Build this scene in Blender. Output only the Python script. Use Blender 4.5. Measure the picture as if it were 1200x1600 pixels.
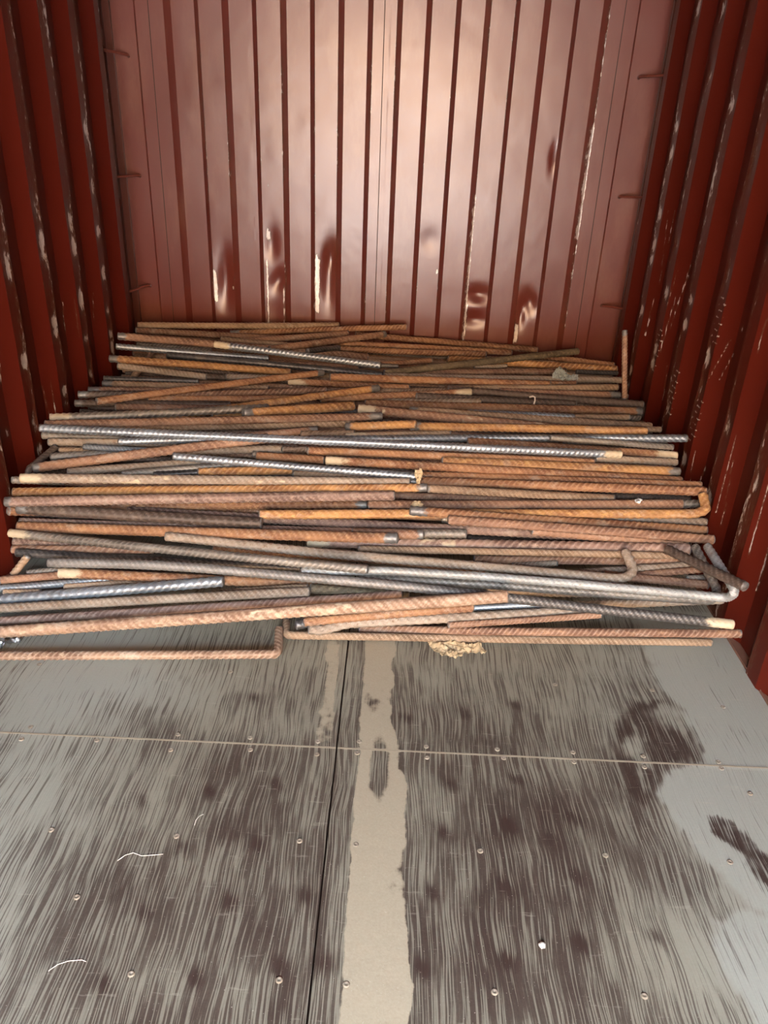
import bpy, bmesh, math, random
import numpy as np
from mathutils import Vector, Matrix

for o in list(bpy.data.objects):
    bpy.data.objects.remove(o, do_unlink=True)
SC = bpy.context.scene
COL = SC.collection
rng = np.random.default_rng(11)

# ------------------------------------------------------------------ camera
cam_d = bpy.data.cameras.new('camera')
cam = bpy.data.objects.new('camera', cam_d)
COL.objects.link(cam)
p, yaw, roll = .4693, -.0049, -.0432
fw = np.array([math.sin(yaw)*math.cos(p), math.cos(yaw)*math.cos(p), -math.sin(p)])
r0 = np.array([math.cos(yaw), -math.sin(yaw), 0.0])
d0 = np.cross(fw, r0)
if d0[2] > 0: d0 = -d0
rt = math.cos(roll)*r0 + math.sin(roll)*d0
dn = -math.sin(roll)*r0 + math.cos(roll)*d0
M = Matrix.Identity(4)
for i in range(3):
    M[i][0], M[i][1], M[i][2] = rt[i], -dn[i], -fw[i]
M[0][3], M[1][3], M[2][3] = .0853, 0.0, 1.4318
cam.matrix_world = M
cam_d.sensor_fit = 'HORIZONTAL'; cam_d.sensor_width = 36.0
cam_d.lens = 36.0*1227.3/1200.0
cam_d.clip_start = .02; cam_d.clip_end = 200
SC.camera = cam

# ------------------------------------------------------------------ light
SC.view_settings.view_transform = 'Standard'
SC.view_settings.look = 'None'
SC.view_settings.gamma = 1.0
SC.view_settings.use_curve_mapping = False
SC.view_settings.exposure = 1.28
W = bpy.data.worlds.new('world'); SC.world = W; W.use_nodes = True
wn = W.node_tree.nodes; wl = W.node_tree.links
wn.clear()
wo = wn.new('ShaderNodeOutputWorld'); bg = wn.new('ShaderNodeBackground')
tc = wn.new('ShaderNodeTexCoord'); sx = wn.new('ShaderNodeSeparateXYZ'); cr = wn.new('ShaderNodeValToRGB')
wl.new(tc.outputs['Generated'], sx.inputs[0])
mr = wn.new('ShaderNodeMapRange'); mr.inputs[1].default_value = -.1; mr.inputs[2].default_value = 1.0
wl.new(sx.outputs['Z'], mr.inputs[0]); wl.new(mr.outputs[0], cr.inputs[0])
cr.color_ramp.elements[0].position = 0.0; cr.color_ramp.elements[0].color = (.50, .30, .16, 1)
cr.color_ramp.elements[1].position = 1.0; cr.color_ramp.elements[1].color = (.76, .92, 1.08, 1)
e = cr.color_ramp.elements.new(.22); e.color = (.50, .30, .16, 1)
e = cr.color_ramp.elements.new(.34); e.color = (.56, .37, .22, 1)
e = cr.color_ramp.elements.new(.50); e.color = (.90, 1.0, 1.08, 1)
wl.new(cr.outputs[0], bg.inputs[0]); bg.inputs[1].default_value = 16.5
wl.new(bg.outputs[0], wo.inputs[0])

sd = bpy.data.lights.new('sun', 'SUN'); sd.energy = 20.0; sd.angle = math.radians(1.0); sd.color = (1, .97, .92)
sun = bpy.data.objects.new('sun', sd); COL.objects.link(sun)
sun.location = (3, 6, 8)
sun.rotation_euler = Vector((-.25, -.55, -.8)).to_track_quat('-Z', 'Y').to_euler()

# ------------------------------------------------------------------ helpers
def obj(name, me, mat, parent=None, loc=None):
    o = bpy.data.objects.new(name, me)
    COL.objects.link(o)
    if mat is not None:
        for m in (mat if isinstance(mat, (list, tuple)) else [mat]): me.materials.append(m)
    if loc is not None: o.location = loc
    if parent is not None: o.parent = parent
    return o

def tag(o, label, cat, group=None):
    o['label'] = label; o['category'] = cat
    if group: o['group'] = group
    return o

def struct(o, label=None):
    o['kind'] = 'structure'
    if label: o['label'] = label
    return o

def grid_mesh(name, V, nu, nv, attrs=None, smooth=True, flip=False):
    """V: (nu*nv,3) with v fastest"""
    me = bpy.data.meshes.new(name)
    idx = np.arange(nu*nv).reshape(nu, nv)
    a, b, c, d = idx[:-1, :-1].ravel(), idx[1:, :-1].ravel(), idx[1:, 1:].ravel(), idx[:-1, 1:].ravel()
    F = np.stack([a, d, c, b] if flip else [a, b, c, d], 1)
    set_mesh(me, V, F, smooth)
    for k, val in (attrs or {}).items(): add_attr(me, k, val)
    return me

def set_mesh(me, V, F, smooth=True):
    V = np.asarray(V, dtype=np.float32); F = np.asarray(F, dtype=np.int32)
    n, k = F.shape
    me.vertices.add(len(V)); me.vertices.foreach_set('co', V.ravel())
    me.loops.add(n*k); me.loops.foreach_set('vertex_index', F.ravel())
    me.polygons.add(n)
    me.polygons.foreach_set('loop_start', np.arange(0, n*k, k, dtype=np.int32))
    me.polygons.foreach_set('use_smooth', np.full(n, smooth, dtype=bool))
    me.update(calc_edges=True)

def add_attr(me, name, val):
    at = me.attributes.new(name, 'FLOAT', 'POINT')
    at.data.foreach_set('value', np.asarray(val, dtype=np.float32).ravel())

def bm_mesh(name, bm, smooth=False):
    me = bpy.data.meshes.new(name); bm.to_mesh(me); bm.free()
    if smooth:
        me.polygons.foreach_set('use_smooth', np.ones(len(me.polygons), dtype=bool))
    return me

def box(bm, x0, x1, y0, y1, z0, z1):
    vs = [bm.verts.new((x, y, z)) for x in (x0, x1) for y in (y0, y1) for z in (z0, z1)]
    for f in ((0, 1, 3, 2), (4, 6, 7, 5), (0, 4, 5, 1), (2, 3, 7, 6), (0, 2, 6, 4), (1, 5, 7, 3)):
        bm.faces.new([vs[i] for i in f])

def vnoise(x, y, seed=0):
    """bilinear-smooth value noise in 0..1"""
    g = np.random.default_rng(seed).random((257, 257))
    xi = np.floor(x).astype(int); yi = np.floor(y).astype(int)
    fx = x-xi; fy = y-yi; fx = fx*fx*(3-2*fx); fy = fy*fy*(3-2*fy)
    xi %= 256; yi %= 256
    return (g[xi, yi]*(1-fx)+g[xi+1, yi]*fx)*(1-fy)+(g[xi, yi+1]*(1-fx)+g[xi+1, yi+1]*fx)*fy

def fbm(x, y, seed=0, oct=4):
    s = 0; a = .5; t = 0
    for k in range(oct):
        s = s+a*vnoise(x*2**k+17.3*k, y*2**k+5.1*k, seed+k); t += a; a *= .5
    return s/t

def sstep(a, b, x):
    t = np.clip((x-a)/(b-a), 0, 1); return t*t*(3-2*t)

def polydist(x, y, pg):
    """signed distance, positive inside"""
    d = np.full(x.shape, 1e9); ins = np.zeros(x.shape, bool)
    n = len(pg)
    for i in range(n):
        ax, ay = pg[i]; bx, by = pg[(i+1) % n]
        ex, ey = bx-ax, by-ay
        t = np.clip(((x-ax)*ex+(y-ay)*ey)/(ex*ex+ey*ey+1e-12), 0, 1)
        d = np.minimum(d, np.hypot(x-ax-t*ex, y-ay-t*ey))
        c = ((ay > y) != (by > y)) & (x < (bx-ax)*(y-ay)/((by-ay) if by != ay else 1e-9)+ax)
        ins ^= c
    return np.where(ins, d, -d)

# ------------------------------------------------------------------ materials
class NT:
    def __init__(s, name):
        s.m = bpy.data.materials.new(name); s.m.use_nodes = True
        s.n = s.m.node_tree.nodes; s.l = s.m.node_tree.links
        s.b = s.n['Principled BSDF']
    def new(s, t, **k):
        x = s.n.new(t)
        for a, b in k.items(): setattr(x, a, b)
        return x
    def put(s, sock, v):
        if v is None: return
        if hasattr(v, 'is_output') or isinstance(v, bpy.types.NodeSocket): s.l.new(v, sock)
        else: sock.default_value = v
    def math(s, op, a, b=None, c=None, clamp=False):
        x = s.new('ShaderNodeMath', operation=op, use_clamp=clamp)
        s.put(x.inputs[0], a); s.put(x.inputs[1], b)
        if c is not None: s.put(x.inputs[2], c)
        return x.outputs[0]
    def step(s, v, a, b):
        x = s.new('ShaderNodeMapRange', interpolation_type='SMOOTHSTEP')
        s.put(x.inputs[0], v); x.inputs[1].default_value = a; x.inputs[2].default_value = b
        return x.outputs[0]
    def mix(s, f, a, b):
        x = s.new('ShaderNodeMix', data_type='RGBA')
        s.put(x.inputs[0], f)
        s.put(x.inputs[6], a if not isinstance(a, tuple) else (*a, 1)[:4]); s.put(x.inputs[7], b if not isinstance(b, tuple) else (*b, 1)[:4])
        return x.outputs[2]
    def fmix(s, f, a, b):
        x = s.new('ShaderNodeMix', data_type='FLOAT')
        s.put(x.inputs[0], f); s.put(x.inputs[2], a); s.put(x.inputs[3], b)
        return x.outputs[0]
    def attr(s, name):
        return s.new('ShaderNodeAttribute', attribute_name=name).outputs['Fac']
    def noise(s, vec, scale, detail=3, rough=.55, dist=0, out=0):
        x = s.new('ShaderNodeTexNoise')
        s.put(x.inputs['Vector'], vec); x.inputs['Scale'].default_value = scale
        x.inputs['Detail'].default_value = detail; x.inputs['Roughness'].default_value = rough
        x.inputs['Distortion'].default_value = dist
        return x.outputs[out]
    def objco(s): return s.new('ShaderNodeTexCoord').outputs['Object']
    def scalev(s, v, sc, add=None):
        x = s.new('ShaderNodeVectorMath', operation='MULTIPLY'); s.put(x.inputs[0], v); x.inputs[1].default_value = sc
        if add is None: return x.outputs[0]
        y = s.new('ShaderNodeVectorMath', operation='ADD'); s.l.new(x.outputs[0], y.inputs[0]); s.put(y.inputs[1], add)
        return y.outputs[0]
    def bump(s, h, strength, dist):
        x = s.new('ShaderNodeBump'); x.inputs['Strength'].default_value = strength; x.inputs['Distance'].default_value = dist
        s.put(x.inputs['Height'], h); s.l.new(x.outputs[0], s.b.inputs['Normal'])
    def set(s, **k):
        for a, v in k.items():
            s.put(s.b.inputs[{'color': 'Base Color', 'rough': 'Roughness', 'metal': 'Metallic', 'spec': 'Specular IOR Level', 'coat': 'Coat Weight', 'coatr': 'Coat Roughness'}[a]],
                  (*v, 1) if isinstance(v, tuple) and len(v) == 3 else v)
        return s.m

def plain(name, c, rough=.6, metal=0.0, var=.25, scale=30):
    t = NT(name); n = t.noise(t.objco(), scale, 4)
    return t.set(color=t.mix(n, tuple(x*(1-var) for x in c), tuple(min(1, x*(1+var)) for x in c)), rough=rough, metal=metal)

def paint_mat(name, c, rough, dusty=.0, spec=.5):
    """old container paint: base coat, chalky film, bare scratches from the 'scr' attribute, brown rust rims"""
    t = NT(name); co = t.objco()
    n1 = t.noise(co, 2.2, 5, .6); n2 = t.noise(co, 60, 3)
    base = t.mix(n1, tuple(x*.82 for x in c), tuple(x*1.15 for x in c))
    film = t.math('MULTIPLY', t.step(t.noise(t.scalev(co, (5, 5, 1.6)), 1.6, 6, .65), .45, .8), dusty)
    base = t.mix(film, base, (.30, .17, .10))
    scr = t.attr('scr')
    v = t.math('ADD', scr, t.math('MULTIPLY', t.math('SUBTRACT', t.noise(t.scalev(co, (1, 1, .35)), 90, 4, .65), .5), 1.1))
    rim = t.step(v, .25, .42); bare = t.step(v, .46, .62)
    base = t.mix(rim, base, (.095, .034, .020))
    base = t.mix(bare, base, t.mix(n2, (.40, .37, .35), (.78, .75, .72)))
    r = t.math('ADD', t.math('MULTIPLY', n1, .16), rough-.08)
    r = t.fmix(bare, r, .38)
    t.bump(t.math('ADD', t.math('MULTIPLY', bare, -.6), t.math('MULTIPLY', n2, .25)), .25, .002)
    return t.set(color=base, rough=r, spec=spec, metal=t.math('MULTIPLY', bare, .3))

def rod_mat(name, c1, c2, c3, rough, metal, rib, far=None, crusty=.45):
    """c1/c2 blotches along the bar, c3 speckles; rib crests paler, as rub wear and as painted-in highlights; bare / pale ends and spots from attributes"""
    t = NT(name); co = t.objco()
    rnd = t.new('ShaderNodeObjectInfo').outputs['Random']
    off = t.new('ShaderNodeCombineXYZ')
    for i in range(3): t.l.new(t.math('MULTIPLY', rnd, 31.0+7*i), off.inputs[i])
    v1 = t.scalev(co, (5, 12, 12), off.outputs[0]); v2 = t.scalev(co, (40, 60, 60), off.outputs[0])
    a = t.step(t.noise(v1, 1.0, 5, .7), .36, .64)
    col = t.mix(a, c1, c2)
    sp = t.step(t.noise(v2, 1.3, 4, .75), .50, .66)
    col = t.mix(t.math('MULTIPLY', sp, .7), col, c3)
    crust = t.math('MULTIPLY', t.step(t.noise(t.scalev(co, (16, 26, 26), off.outputs[0]), 1.0, 6, .75), .53, .66), crusty)
    col = t.mix(crust, col, (.44, .39, .33))
    pit = t.step(t.noise(v2, 2.6, 3, .7), .56, .66)
    col = t.mix(t.math('MULTIPLY', pit, .5), col, tuple(x*.35 for x in c1))
    if far:      # finish changes along the bar
        cs = t.new('ShaderNodeSeparateXYZ'); t.l.new(co, cs.inputs[0])
        col = t.mix(t.step(t.math('ADD', cs.outputs[0], t.math('MULTIPLY', t.noise(v1, 1.0, 2), .4)), .15, .55), col, far)
    hv = t.math('ADD', t.math('MULTIPLY', rnd, .35), .80)
    hs = t.new('ShaderNodeHueSaturation'); t.put(hs.inputs['Value'], hv); t.l.new(col, hs.inputs['Color']); col = hs.outputs[0]
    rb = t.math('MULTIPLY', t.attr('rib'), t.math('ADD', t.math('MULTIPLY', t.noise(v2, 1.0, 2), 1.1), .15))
    col = t.mix(t.math('MULTIPLY', rb, rib), col, tuple(min(1, x*1.35+.20) for x in c2))  # pale crests: rubbed ribs plus rib highlights put into the colour
    nz = t.math('MULTIPLY', t.math('SUBTRACT', t.noise(v2, .8, 4, .7), .5), .9)
    bare = t.step(t.math('ADD', t.attr('bare'), nz), .4, .6)
    col = t.mix(bare, col, t.mix(t.noise(v2, 2, 3), (.10, .105, .11), (.30, .32, .34)))
    pale = t.step(t.math('ADD', t.attr('pale'), nz), .35, .6)
    col = t.mix(pale, col, t.mix(t.noise(v2, 1.5, 3), (.42, .36, .24), (.66, .62, .50)))
    ro = t.fmix(bare, rough, .45)
    t.bump(t.noise(v2, 3.0, 4, .7), .35, .0012)
    return t.set(color=col, rough=ro, metal=t.fmix(pale, t.fmix(bare, metal, .5), 0.0))

RM = {
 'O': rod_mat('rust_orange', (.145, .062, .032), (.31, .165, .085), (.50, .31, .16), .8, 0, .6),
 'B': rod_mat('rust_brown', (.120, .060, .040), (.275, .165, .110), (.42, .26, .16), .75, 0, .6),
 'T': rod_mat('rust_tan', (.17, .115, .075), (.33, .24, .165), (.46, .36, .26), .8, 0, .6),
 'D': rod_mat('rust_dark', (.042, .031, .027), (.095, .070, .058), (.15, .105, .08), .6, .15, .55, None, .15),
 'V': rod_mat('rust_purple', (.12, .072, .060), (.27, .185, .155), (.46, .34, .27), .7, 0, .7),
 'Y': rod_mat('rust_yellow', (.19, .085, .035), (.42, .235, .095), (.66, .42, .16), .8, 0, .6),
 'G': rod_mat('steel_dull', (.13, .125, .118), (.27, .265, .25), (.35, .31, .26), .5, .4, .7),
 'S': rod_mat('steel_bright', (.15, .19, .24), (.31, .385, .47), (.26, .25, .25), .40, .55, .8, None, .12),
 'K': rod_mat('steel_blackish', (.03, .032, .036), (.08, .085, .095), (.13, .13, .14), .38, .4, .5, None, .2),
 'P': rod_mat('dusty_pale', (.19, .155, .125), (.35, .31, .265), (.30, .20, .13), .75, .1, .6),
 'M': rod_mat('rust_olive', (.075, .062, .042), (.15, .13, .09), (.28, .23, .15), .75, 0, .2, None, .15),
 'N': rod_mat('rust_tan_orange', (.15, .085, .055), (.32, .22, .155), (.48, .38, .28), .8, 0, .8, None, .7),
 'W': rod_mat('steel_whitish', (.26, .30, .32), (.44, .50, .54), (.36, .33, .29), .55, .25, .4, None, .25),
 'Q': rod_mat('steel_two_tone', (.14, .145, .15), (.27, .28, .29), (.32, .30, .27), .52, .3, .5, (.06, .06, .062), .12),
}
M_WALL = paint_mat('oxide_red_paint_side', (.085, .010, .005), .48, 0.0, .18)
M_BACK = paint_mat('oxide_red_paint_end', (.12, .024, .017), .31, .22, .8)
M_TRIM = paint_mat('oxide_red_paint_post', (.10, .022, .013), .45)
# ------------------------------------------------------------------ container shell
D = 3.959; H = 2.39; YF = -1.9; WI = 1.165; WO = 1.201

def blob(z, y, z0, y0, hz, hy):
    return np.exp(-((z-z0)/hz)**2-((y-y0)/hy)**2)

def side_wall(sign, a, name, marks):
    # corrugated sheet: inner flats at WI, outer flats at WO, pitch 0.278
    ys = []; xs = []; fl = []
    k = -1
    prof = []
    y = a+.278
    while y > YF-.2:
        c = y
        if not prof:        # the sheet turns back into the corner-post channel here
            prof += [(D-.03, WO+.035, 0, c), (c+.06, WO+.035, 0, c), (c+.030, WI+.004, 0, c)]
        for t in np.linspace(.035 if len(prof) > 3 else .022, -.035, 7): prof.append((c+t, WI, 1, c))
        for t in np.linspace(.08, .92, 10): prof.append((c-.035-.068*t, WI+(WO-WI)*t, 0, c))
        for t in np.linspace(0, 1, 4): prof.append((c-.103-.072*t, WO, 0, c))
        for t in (.25, .5, .75): prof.append((c-.175-.068*t, WO+(WI-WO)*t, 0, c))
        y -= .278
    prof = [q for q in prof if YF <= q[0] <= D-.02]
    prof = np.array(prof)
    zs = np.concatenate([np.arange(0, 2.0, .008), np.linspace(2.0, H, 20)])
    nu, nv = len(prof), len(zs)
    Y = np.repeat(prof[:, 0], nv); X = np.repeat(prof[:, 1], nv); I = np.repeat(prof[:, 2], nv); Z = np.tile(zs, nu)
    Cc = np.repeat(prof[:, 3], nv)
    # rubbed inner ridges: streaky wear with knocks
    wear = .40*fbm(Z*2.3, np.round(Cc*40), 31+(sign > 0), 3)+.20*fbm(Z*14, Y*30, 5, 3)
    edge = np.exp(-((Y-Cc-.026)/.014)**2)*.25
    scr = I*(wear+edge-.14)
    hit = np.zeros_like(scr)
    for (kk, z0, s, am) in marks:
        yc = a-.278*kk
        m = blob(Z, Y, z0, yc+.012, s, .030)
        scr = np.maximum(scr, am*m); hit = np.maximum(hit, m)
    # long thin scratches and rows of small nicks beside the ridges
    rs = np.random.default_rng(3 if sign > 0 else 4)
    for q in range(20 if sign > 0 else 10):
        c0 = a-.278*rs.integers(0, 6); u = rs.uniform(.0, .07); z0 = rs.uniform(.25, 1.1); ln = rs.uniform(.03, .16); sl = rs.normal(0, .12)
        scr = np.maximum(scr, .62*np.exp(-((Y-(c0-.040-u)-sl*(Z-z0))/.0035)**2)*(np.abs(Z-z0) < ln))
    for c0, z0 in (((a-.278, .60), (a-2*.278, .52), (a-3*.278, .50), (a-3*.278, .86)) if sign > 0 else ()):
        scr = np.maximum(scr, .6*(np.abs(Y-c0+.015) < .030)*(np.abs(Z-z0) < .09)*(np.sin(Z*2*np.pi/.021+Y*40) > .75))
    X = X+hit*.007+.0025*(fbm(Z*3, Y*4, 77, 3)-.5)
    V = np.stack([sign*X, Y, Z], 1)
    me = grid_mesh(name, V, nu, nv, {'scr': np.clip(scr, 0, 1)}, smooth=False, flip=(sign < 0))
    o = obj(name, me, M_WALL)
    return struct(o, 'dark red corrugated steel side wall with scraped ridges')

# knocks: (ridge index from the back, height, half-height, strength)
LM = [(0, 1.33, .05, .8), (0, 1.12, .05, .7), (0, .95, .04, .8), (0, .78, .045, .85), (0, .62, .03, .6), (0, .52, .03, .8), (0, .46, .05, .75),
      (1, 1.02, .06, .7), (1, .93, .05, .9), (1, .73, .055, .95), (1, .57, .03, .6), (1, .43, .05, .6),
      (2, 1.10, .05, .6), (2, .985, .05, .95), (2, .94, .03, .7), (2, .70, .035, .95), (2, .665, .03, .8), (2, .44, .03, .8), (2, .39, .02, .6),
      (3, 1.33, .03, .6), (3, .95, .07, .75), (3, .635, .035, .95), (3, .42, .06, .6), (3, .31, .03, .7), (4, .9, .05, .8), (4, .5, .05, .7)]
RMK = [(0, 1.83, .06, .7), (0, 1.43, .03, .85), (0, 1.33, .05, .7), (0, 1.10, .035, .85), (0, .98, .05, .85), (0, .92, .035, .8), (0, .70, .03, .85), (0, .43, .04, .8), (0, .36, .04, .6),
       (1, 1.80, .05, .6), (1, 1.60, .05, .5), (1, 1.02, .03, .55), (1, .83, .035, .9), (1, .60, .04, .8), (1, .54, .035, .8), (1, .33, .05, .75), (1, .23, .04, .6),
       (2, 1.50, .035, .75), (2, .86, .03, .75), (2, .77, .03, .9), (2, .44, .03, .7), (2, .22, .03, .6),
       (3, 1.35, .09, .4), (3, 1.0, .06, .5), (3, .72, .05, .75), (3, .62, .06, .5), (3, .34, .03, .9), (3, -.02, .03, .7),
       (4, .58, .06, .6), (4, .31, .04, .8), (4, .06, .04, .8), (5, .16, .035, .8), (5, .5, .05, .6), (6, .3, .05, .7)]
side_wall(-1, 3.4005, 'wall_left', LM)
side_wall(1, 3.5154, 'wall_right', RMK)

def back_wall():
    X0 = -.9578; s = .125; hd = .0145
    prof = []   # (x, y offset, panel id front>=0 / -1, u across panel)
    def flat(x0, x1, y, pid, n=12):
        for t in np.linspace(0, 1, n): prof.append((x0+(x1-x0)*t, y, pid, t))
    flat(-1.235, -1.100, -hd+.006, -1, 8)
    flat(-1.092, -1.037, -hd, -1, 5); flat(-1.035, X0-.012, -hd-.003, -1, 6)
    for i in range(15):
        front = (i % 2 == 1)
        x0 = X0+s*i+.0120; x1 = X0+s*(i+1)-.0120
        if i == 7: pass
        flat(x0, x1, -hd if front else hd, i if front else -1-i, 14)
    xr = X0+s*15
    flat(xr+.012, xr+.075, -hd-.003, 15, 8); flat(xr+.077, xr+.132, -hd, -1, 5); flat(xr+.140, 1.225, -hd+.006, -1, 8)
    prof = np.array(prof)
    zs = np.concatenate([np.arange(0, .3, .03), np.arange(.3, 1.25, .007), np.linspace(1.25, H, 70)])
    nu, nv = len(prof), len(zs)
    X = np.repeat(prof[:, 0], nv); Yo = np.repeat(prof[:, 1], nv); P = np.repeat(prof[:, 2], nv); U = np.repeat(prof[:, 3], nv); Z = np.tile(zs, nu)
    scr = np.zeros_like(X); dy = np.zeros_like(X)
    def dent(pid, z0, u0, hz, hu, dep, skew=0.0):
        nonlocal dy
        m = (P == pid)
        dy += m*dep*np.exp(-((Z-z0-skew*(U-.5))/hz)**2-((U-u0)/hu)**2)
    def mark(pid, z0, z1, u0, hu, am):
        nonlocal scr
        m = (P == pid)*np.exp(-((U-u0)/hu)**2)*sstep(z0-.02, z0+.02, Z)*(1-sstep(z1-.02, z1+.02, Z))
        scr = np.maximum(scr, am*m)
    dent(1, .70, .62, .10, .33, .016); dent(1, .60, .5, .09, .4, .010); mark(1, .56, .72, .06, .12, .9); mark(1, .62, .65, .9, .06, .8)
    dent(3, .85, .4, .07, .3, .010); dent(3, .67, .7, .05, .4, .016, .05); dent(3, .50, .5, .10, .5, .008); mark(3, .42, .78, .14, .05, .9); mark(3, .86, .92, .25, .12, .85); mark(3, .44, .66, .95, .05, .8); mark(3, 1.1, 1.12, .3, .05, .7)
    dent(5, .80, .8, .06, .3, .016); dent(5, .70, .65, .14, .35, .016); mark(5, .53, .80, .10, .13, .95); mark(5, .78, .82, .1, .06, .8)
    dent(11, .655, .55, .035, .5, .017); dent(11, .53, .45, .030, .5, .012); dent(11, .60, .5, .03, .5, -.006); mark(11, .35, 1.12, 0.0, .05, .68); mark(11, .44, .62, .03, .06, .8)
    dent(13, .63, .60, .05, .34, .018, -.03); dent(13, .56, .25, .06, .2, .012); mark(13, .42, .52, .12, .12, .85); mark(13, .5, .75, .05, .03, .6)
    dent(13, 1.28, .9, .05, .15, .008); dent(9, .90, .5, .05, .4, .004); mark(9, .74, .765, .93, .10, .9)
    mark(15, .92, 1.42, 0.0, .06, .8); mark(15, .5, 1.9, 0.0, .03, .50)
    for i in range(-15, 16):
        pass
    # sheet-edge chips: thin rubbed line on the protruding folds
    ed = ((P >= 0) & (P < 15))*(np.exp(-(U/.03)**2)+np.exp(-((U-1)/.03)**2))
    scr = np.maximum(scr, ed*(.62*fbm(Z*3.2, P*9.7, 3, 4)))
    dy += .0016*(fbm(X*5, Z*4, 9, 3)-.5)
    dy += .0009*(fbm(X*14, Z*13, 19, 3)-.5)
    V = np.stack([X, D+Yo+dy, Z], 1)
    me = grid_mesh('wall_back', V, nu, nv, {'scr': np.clip(scr, 0, 1)}, smooth=False)
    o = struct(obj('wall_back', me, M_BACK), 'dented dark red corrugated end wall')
    for x, y in ((-.0228, -hd), (-1.034, -hd-.003), (.9927, -hd-.003)):
        bm = bmesh.new(); box(bm, x-.0017, x+.0017, D+y-.0012, D+y+.004, 0, H)
        obj('weld_seam', bm_mesh('weld_seam', bm), M_SEAM, o)
    return o
M_SEAM = plain('dark_weld_line', (.035, .010, .006), .7)
back_wall()

# corner posts with welded lashing bars
M_DARK = plain('dark_gap_steel', (.02, .008, .006), .7)
M_LASH = plain('painted_round_bar', (.15, .040, .028), .5, 0, .3, 60)
def tube(path, r, n=10, cap=True):
    P = np.array(path, float); out = []; 
    T = np.gradient(P, axis=0); T /= np.linalg.norm(T, axis=1)[:, None]
    up = np.array([0, 0, 1.0]) if abs(T[0][2]) < .9 else np.array([1.0, 0, 0])
    Vs = []
    for q, t in zip(P, T):
        a = np.cross(t, up); a /= np.linalg.norm(a); b = np.cross(a, t)
        for k in range(n):
            an = 2*math.pi*k/n; Vs.append(q+r*(math.cos(an)*a+math.sin(an)*b))
    bm = bmesh.new(); vs = [bm.verts.new(v) for v in Vs]
    for i in range(len(P)-1):
        for k in range(n):
            bm.faces.new([vs[i*n+k], vs[i*n+(k+1) % n], vs[(i+1)*n+(k+1) % n], vs[(i+1)*n+k]])
    if cap:
        bm.faces.new(vs[:n][::-1]); bm.faces.new(vs[-n:])
    bmesh.ops.recalc_face_normals(bm, faces=bm.faces)
    return bm
for sgn, nm in ((-1, 'trim_1'), (1, 'trim_2')):
    bm = bmesh.new()
    xa = -1.200 if sgn < 0 else 1.192
    # lip of the end frame in front of the dark channel
    lo, hi = sorted((xa, xa+sgn*.006)); box(bm, lo, hi, D-.028, D+.02, 0, H)
    lo, hi = sorted((sgn*1.236, sgn*1.250)); box(bm, lo, hi, D-.30, D+.02, 0, H)
    lo, hi = sorted((xa, sgn*1.240)); box(bm, lo, hi, D-.012, D+.02, 0, H)
    me = bm_mesh(nm, bm)
    add_attr(me, 'scr', np.zeros(len(me.vertices)))
    post = struct(obj(nm, me, M_TRIM), 'dark red corner post with welded lashing bars')
    ya, xb = (3.735, 1.140) if sgn < 0 else (3.835, 1.098)
    for z in (1.618, 1.132, .632):
        b = tube([(sgn*1.190, ya-.02, z+.006), (sgn*1.176, ya+.02, z+.004), (sgn*(xb+.012), 3.915, z), (sgn*xb, 3.930, z-.001), (sgn*(xb-.001), 3.948, z-.006)], .0066)
        obj('lashing_bar', bm_mesh('lashing_bar', b, True), M_LASH, post)
# roof
bm = bmesh.new(); box(bm, -1.24, 1.24, YF, D+.05, H, H+.03)
me = bm_mesh('ceiling', bm); add_attr(me, 'scr', np.zeros(len(me.vertices)))
struct(obj('ceiling', me, M_TRIM), 'dark red steel container roof')

# ------------------------------------------------------------------ floor
PALE_R = [(0.935, 2.2), (0.883, 1.792), (0.936, 1.702), (0.915, 1.509), (0.814, 1.47), (0.761, 1.394), (0.795, 1.283), (0.86, 1.145), (0.914, 1.081), (1.2, 1.0), (1.3, 2.2)]
PALE_R2 = [(0.789, 1.06), (0.847, 1.077), (0.93, 1.052), (0.93, 0.6), (0.80, 0.6), (0.772, 0.978)]
DARK_P = [(0.71, 1.635), (0.785, 1.731), (0.873, 1.756), (0.923, 1.688), (0.912, 1.508), (0.809, 1.48), (0.753, 1.394), (0.718, 1.296), (0.683, 1.389), (0.69, 1.516)]
FOOT = [(0.861, 1.332), (0.89, 1.347), (0.921, 1.308), (0.978, 1.216), (0.94, 1.126), (0.912, 1.14), (0.894, 1.236), (0.858, 1.278)]
KNOTS = [(-0.452, 1.301), (-0.302, 1.335), (-0.152, 1.368), (-0.324, 1.176), (-0.161, 1.193), (-0.047, 1.074), (-0.196, 1.051), (-0.359, 1.021), (-0.387, 0.872), (-0.229, 0.892), (-0.081, 0.927), (-0.258, 1.671), (0.009, 0.934), (0.264, 1.394), (0.429, 1.42), (0.242, 1.251), (0.393, 1.277), (0.213, 1.095), (0.364, 1.118), (0.551, 1.305), (0.521, 1.15), (0.192, 0.93), (0.35, 0.957), (0.504, 0.997), (0.654, 1.018), (0.161, 1.618), (0.316, 1.646), (0.459, 1.69)]

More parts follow.
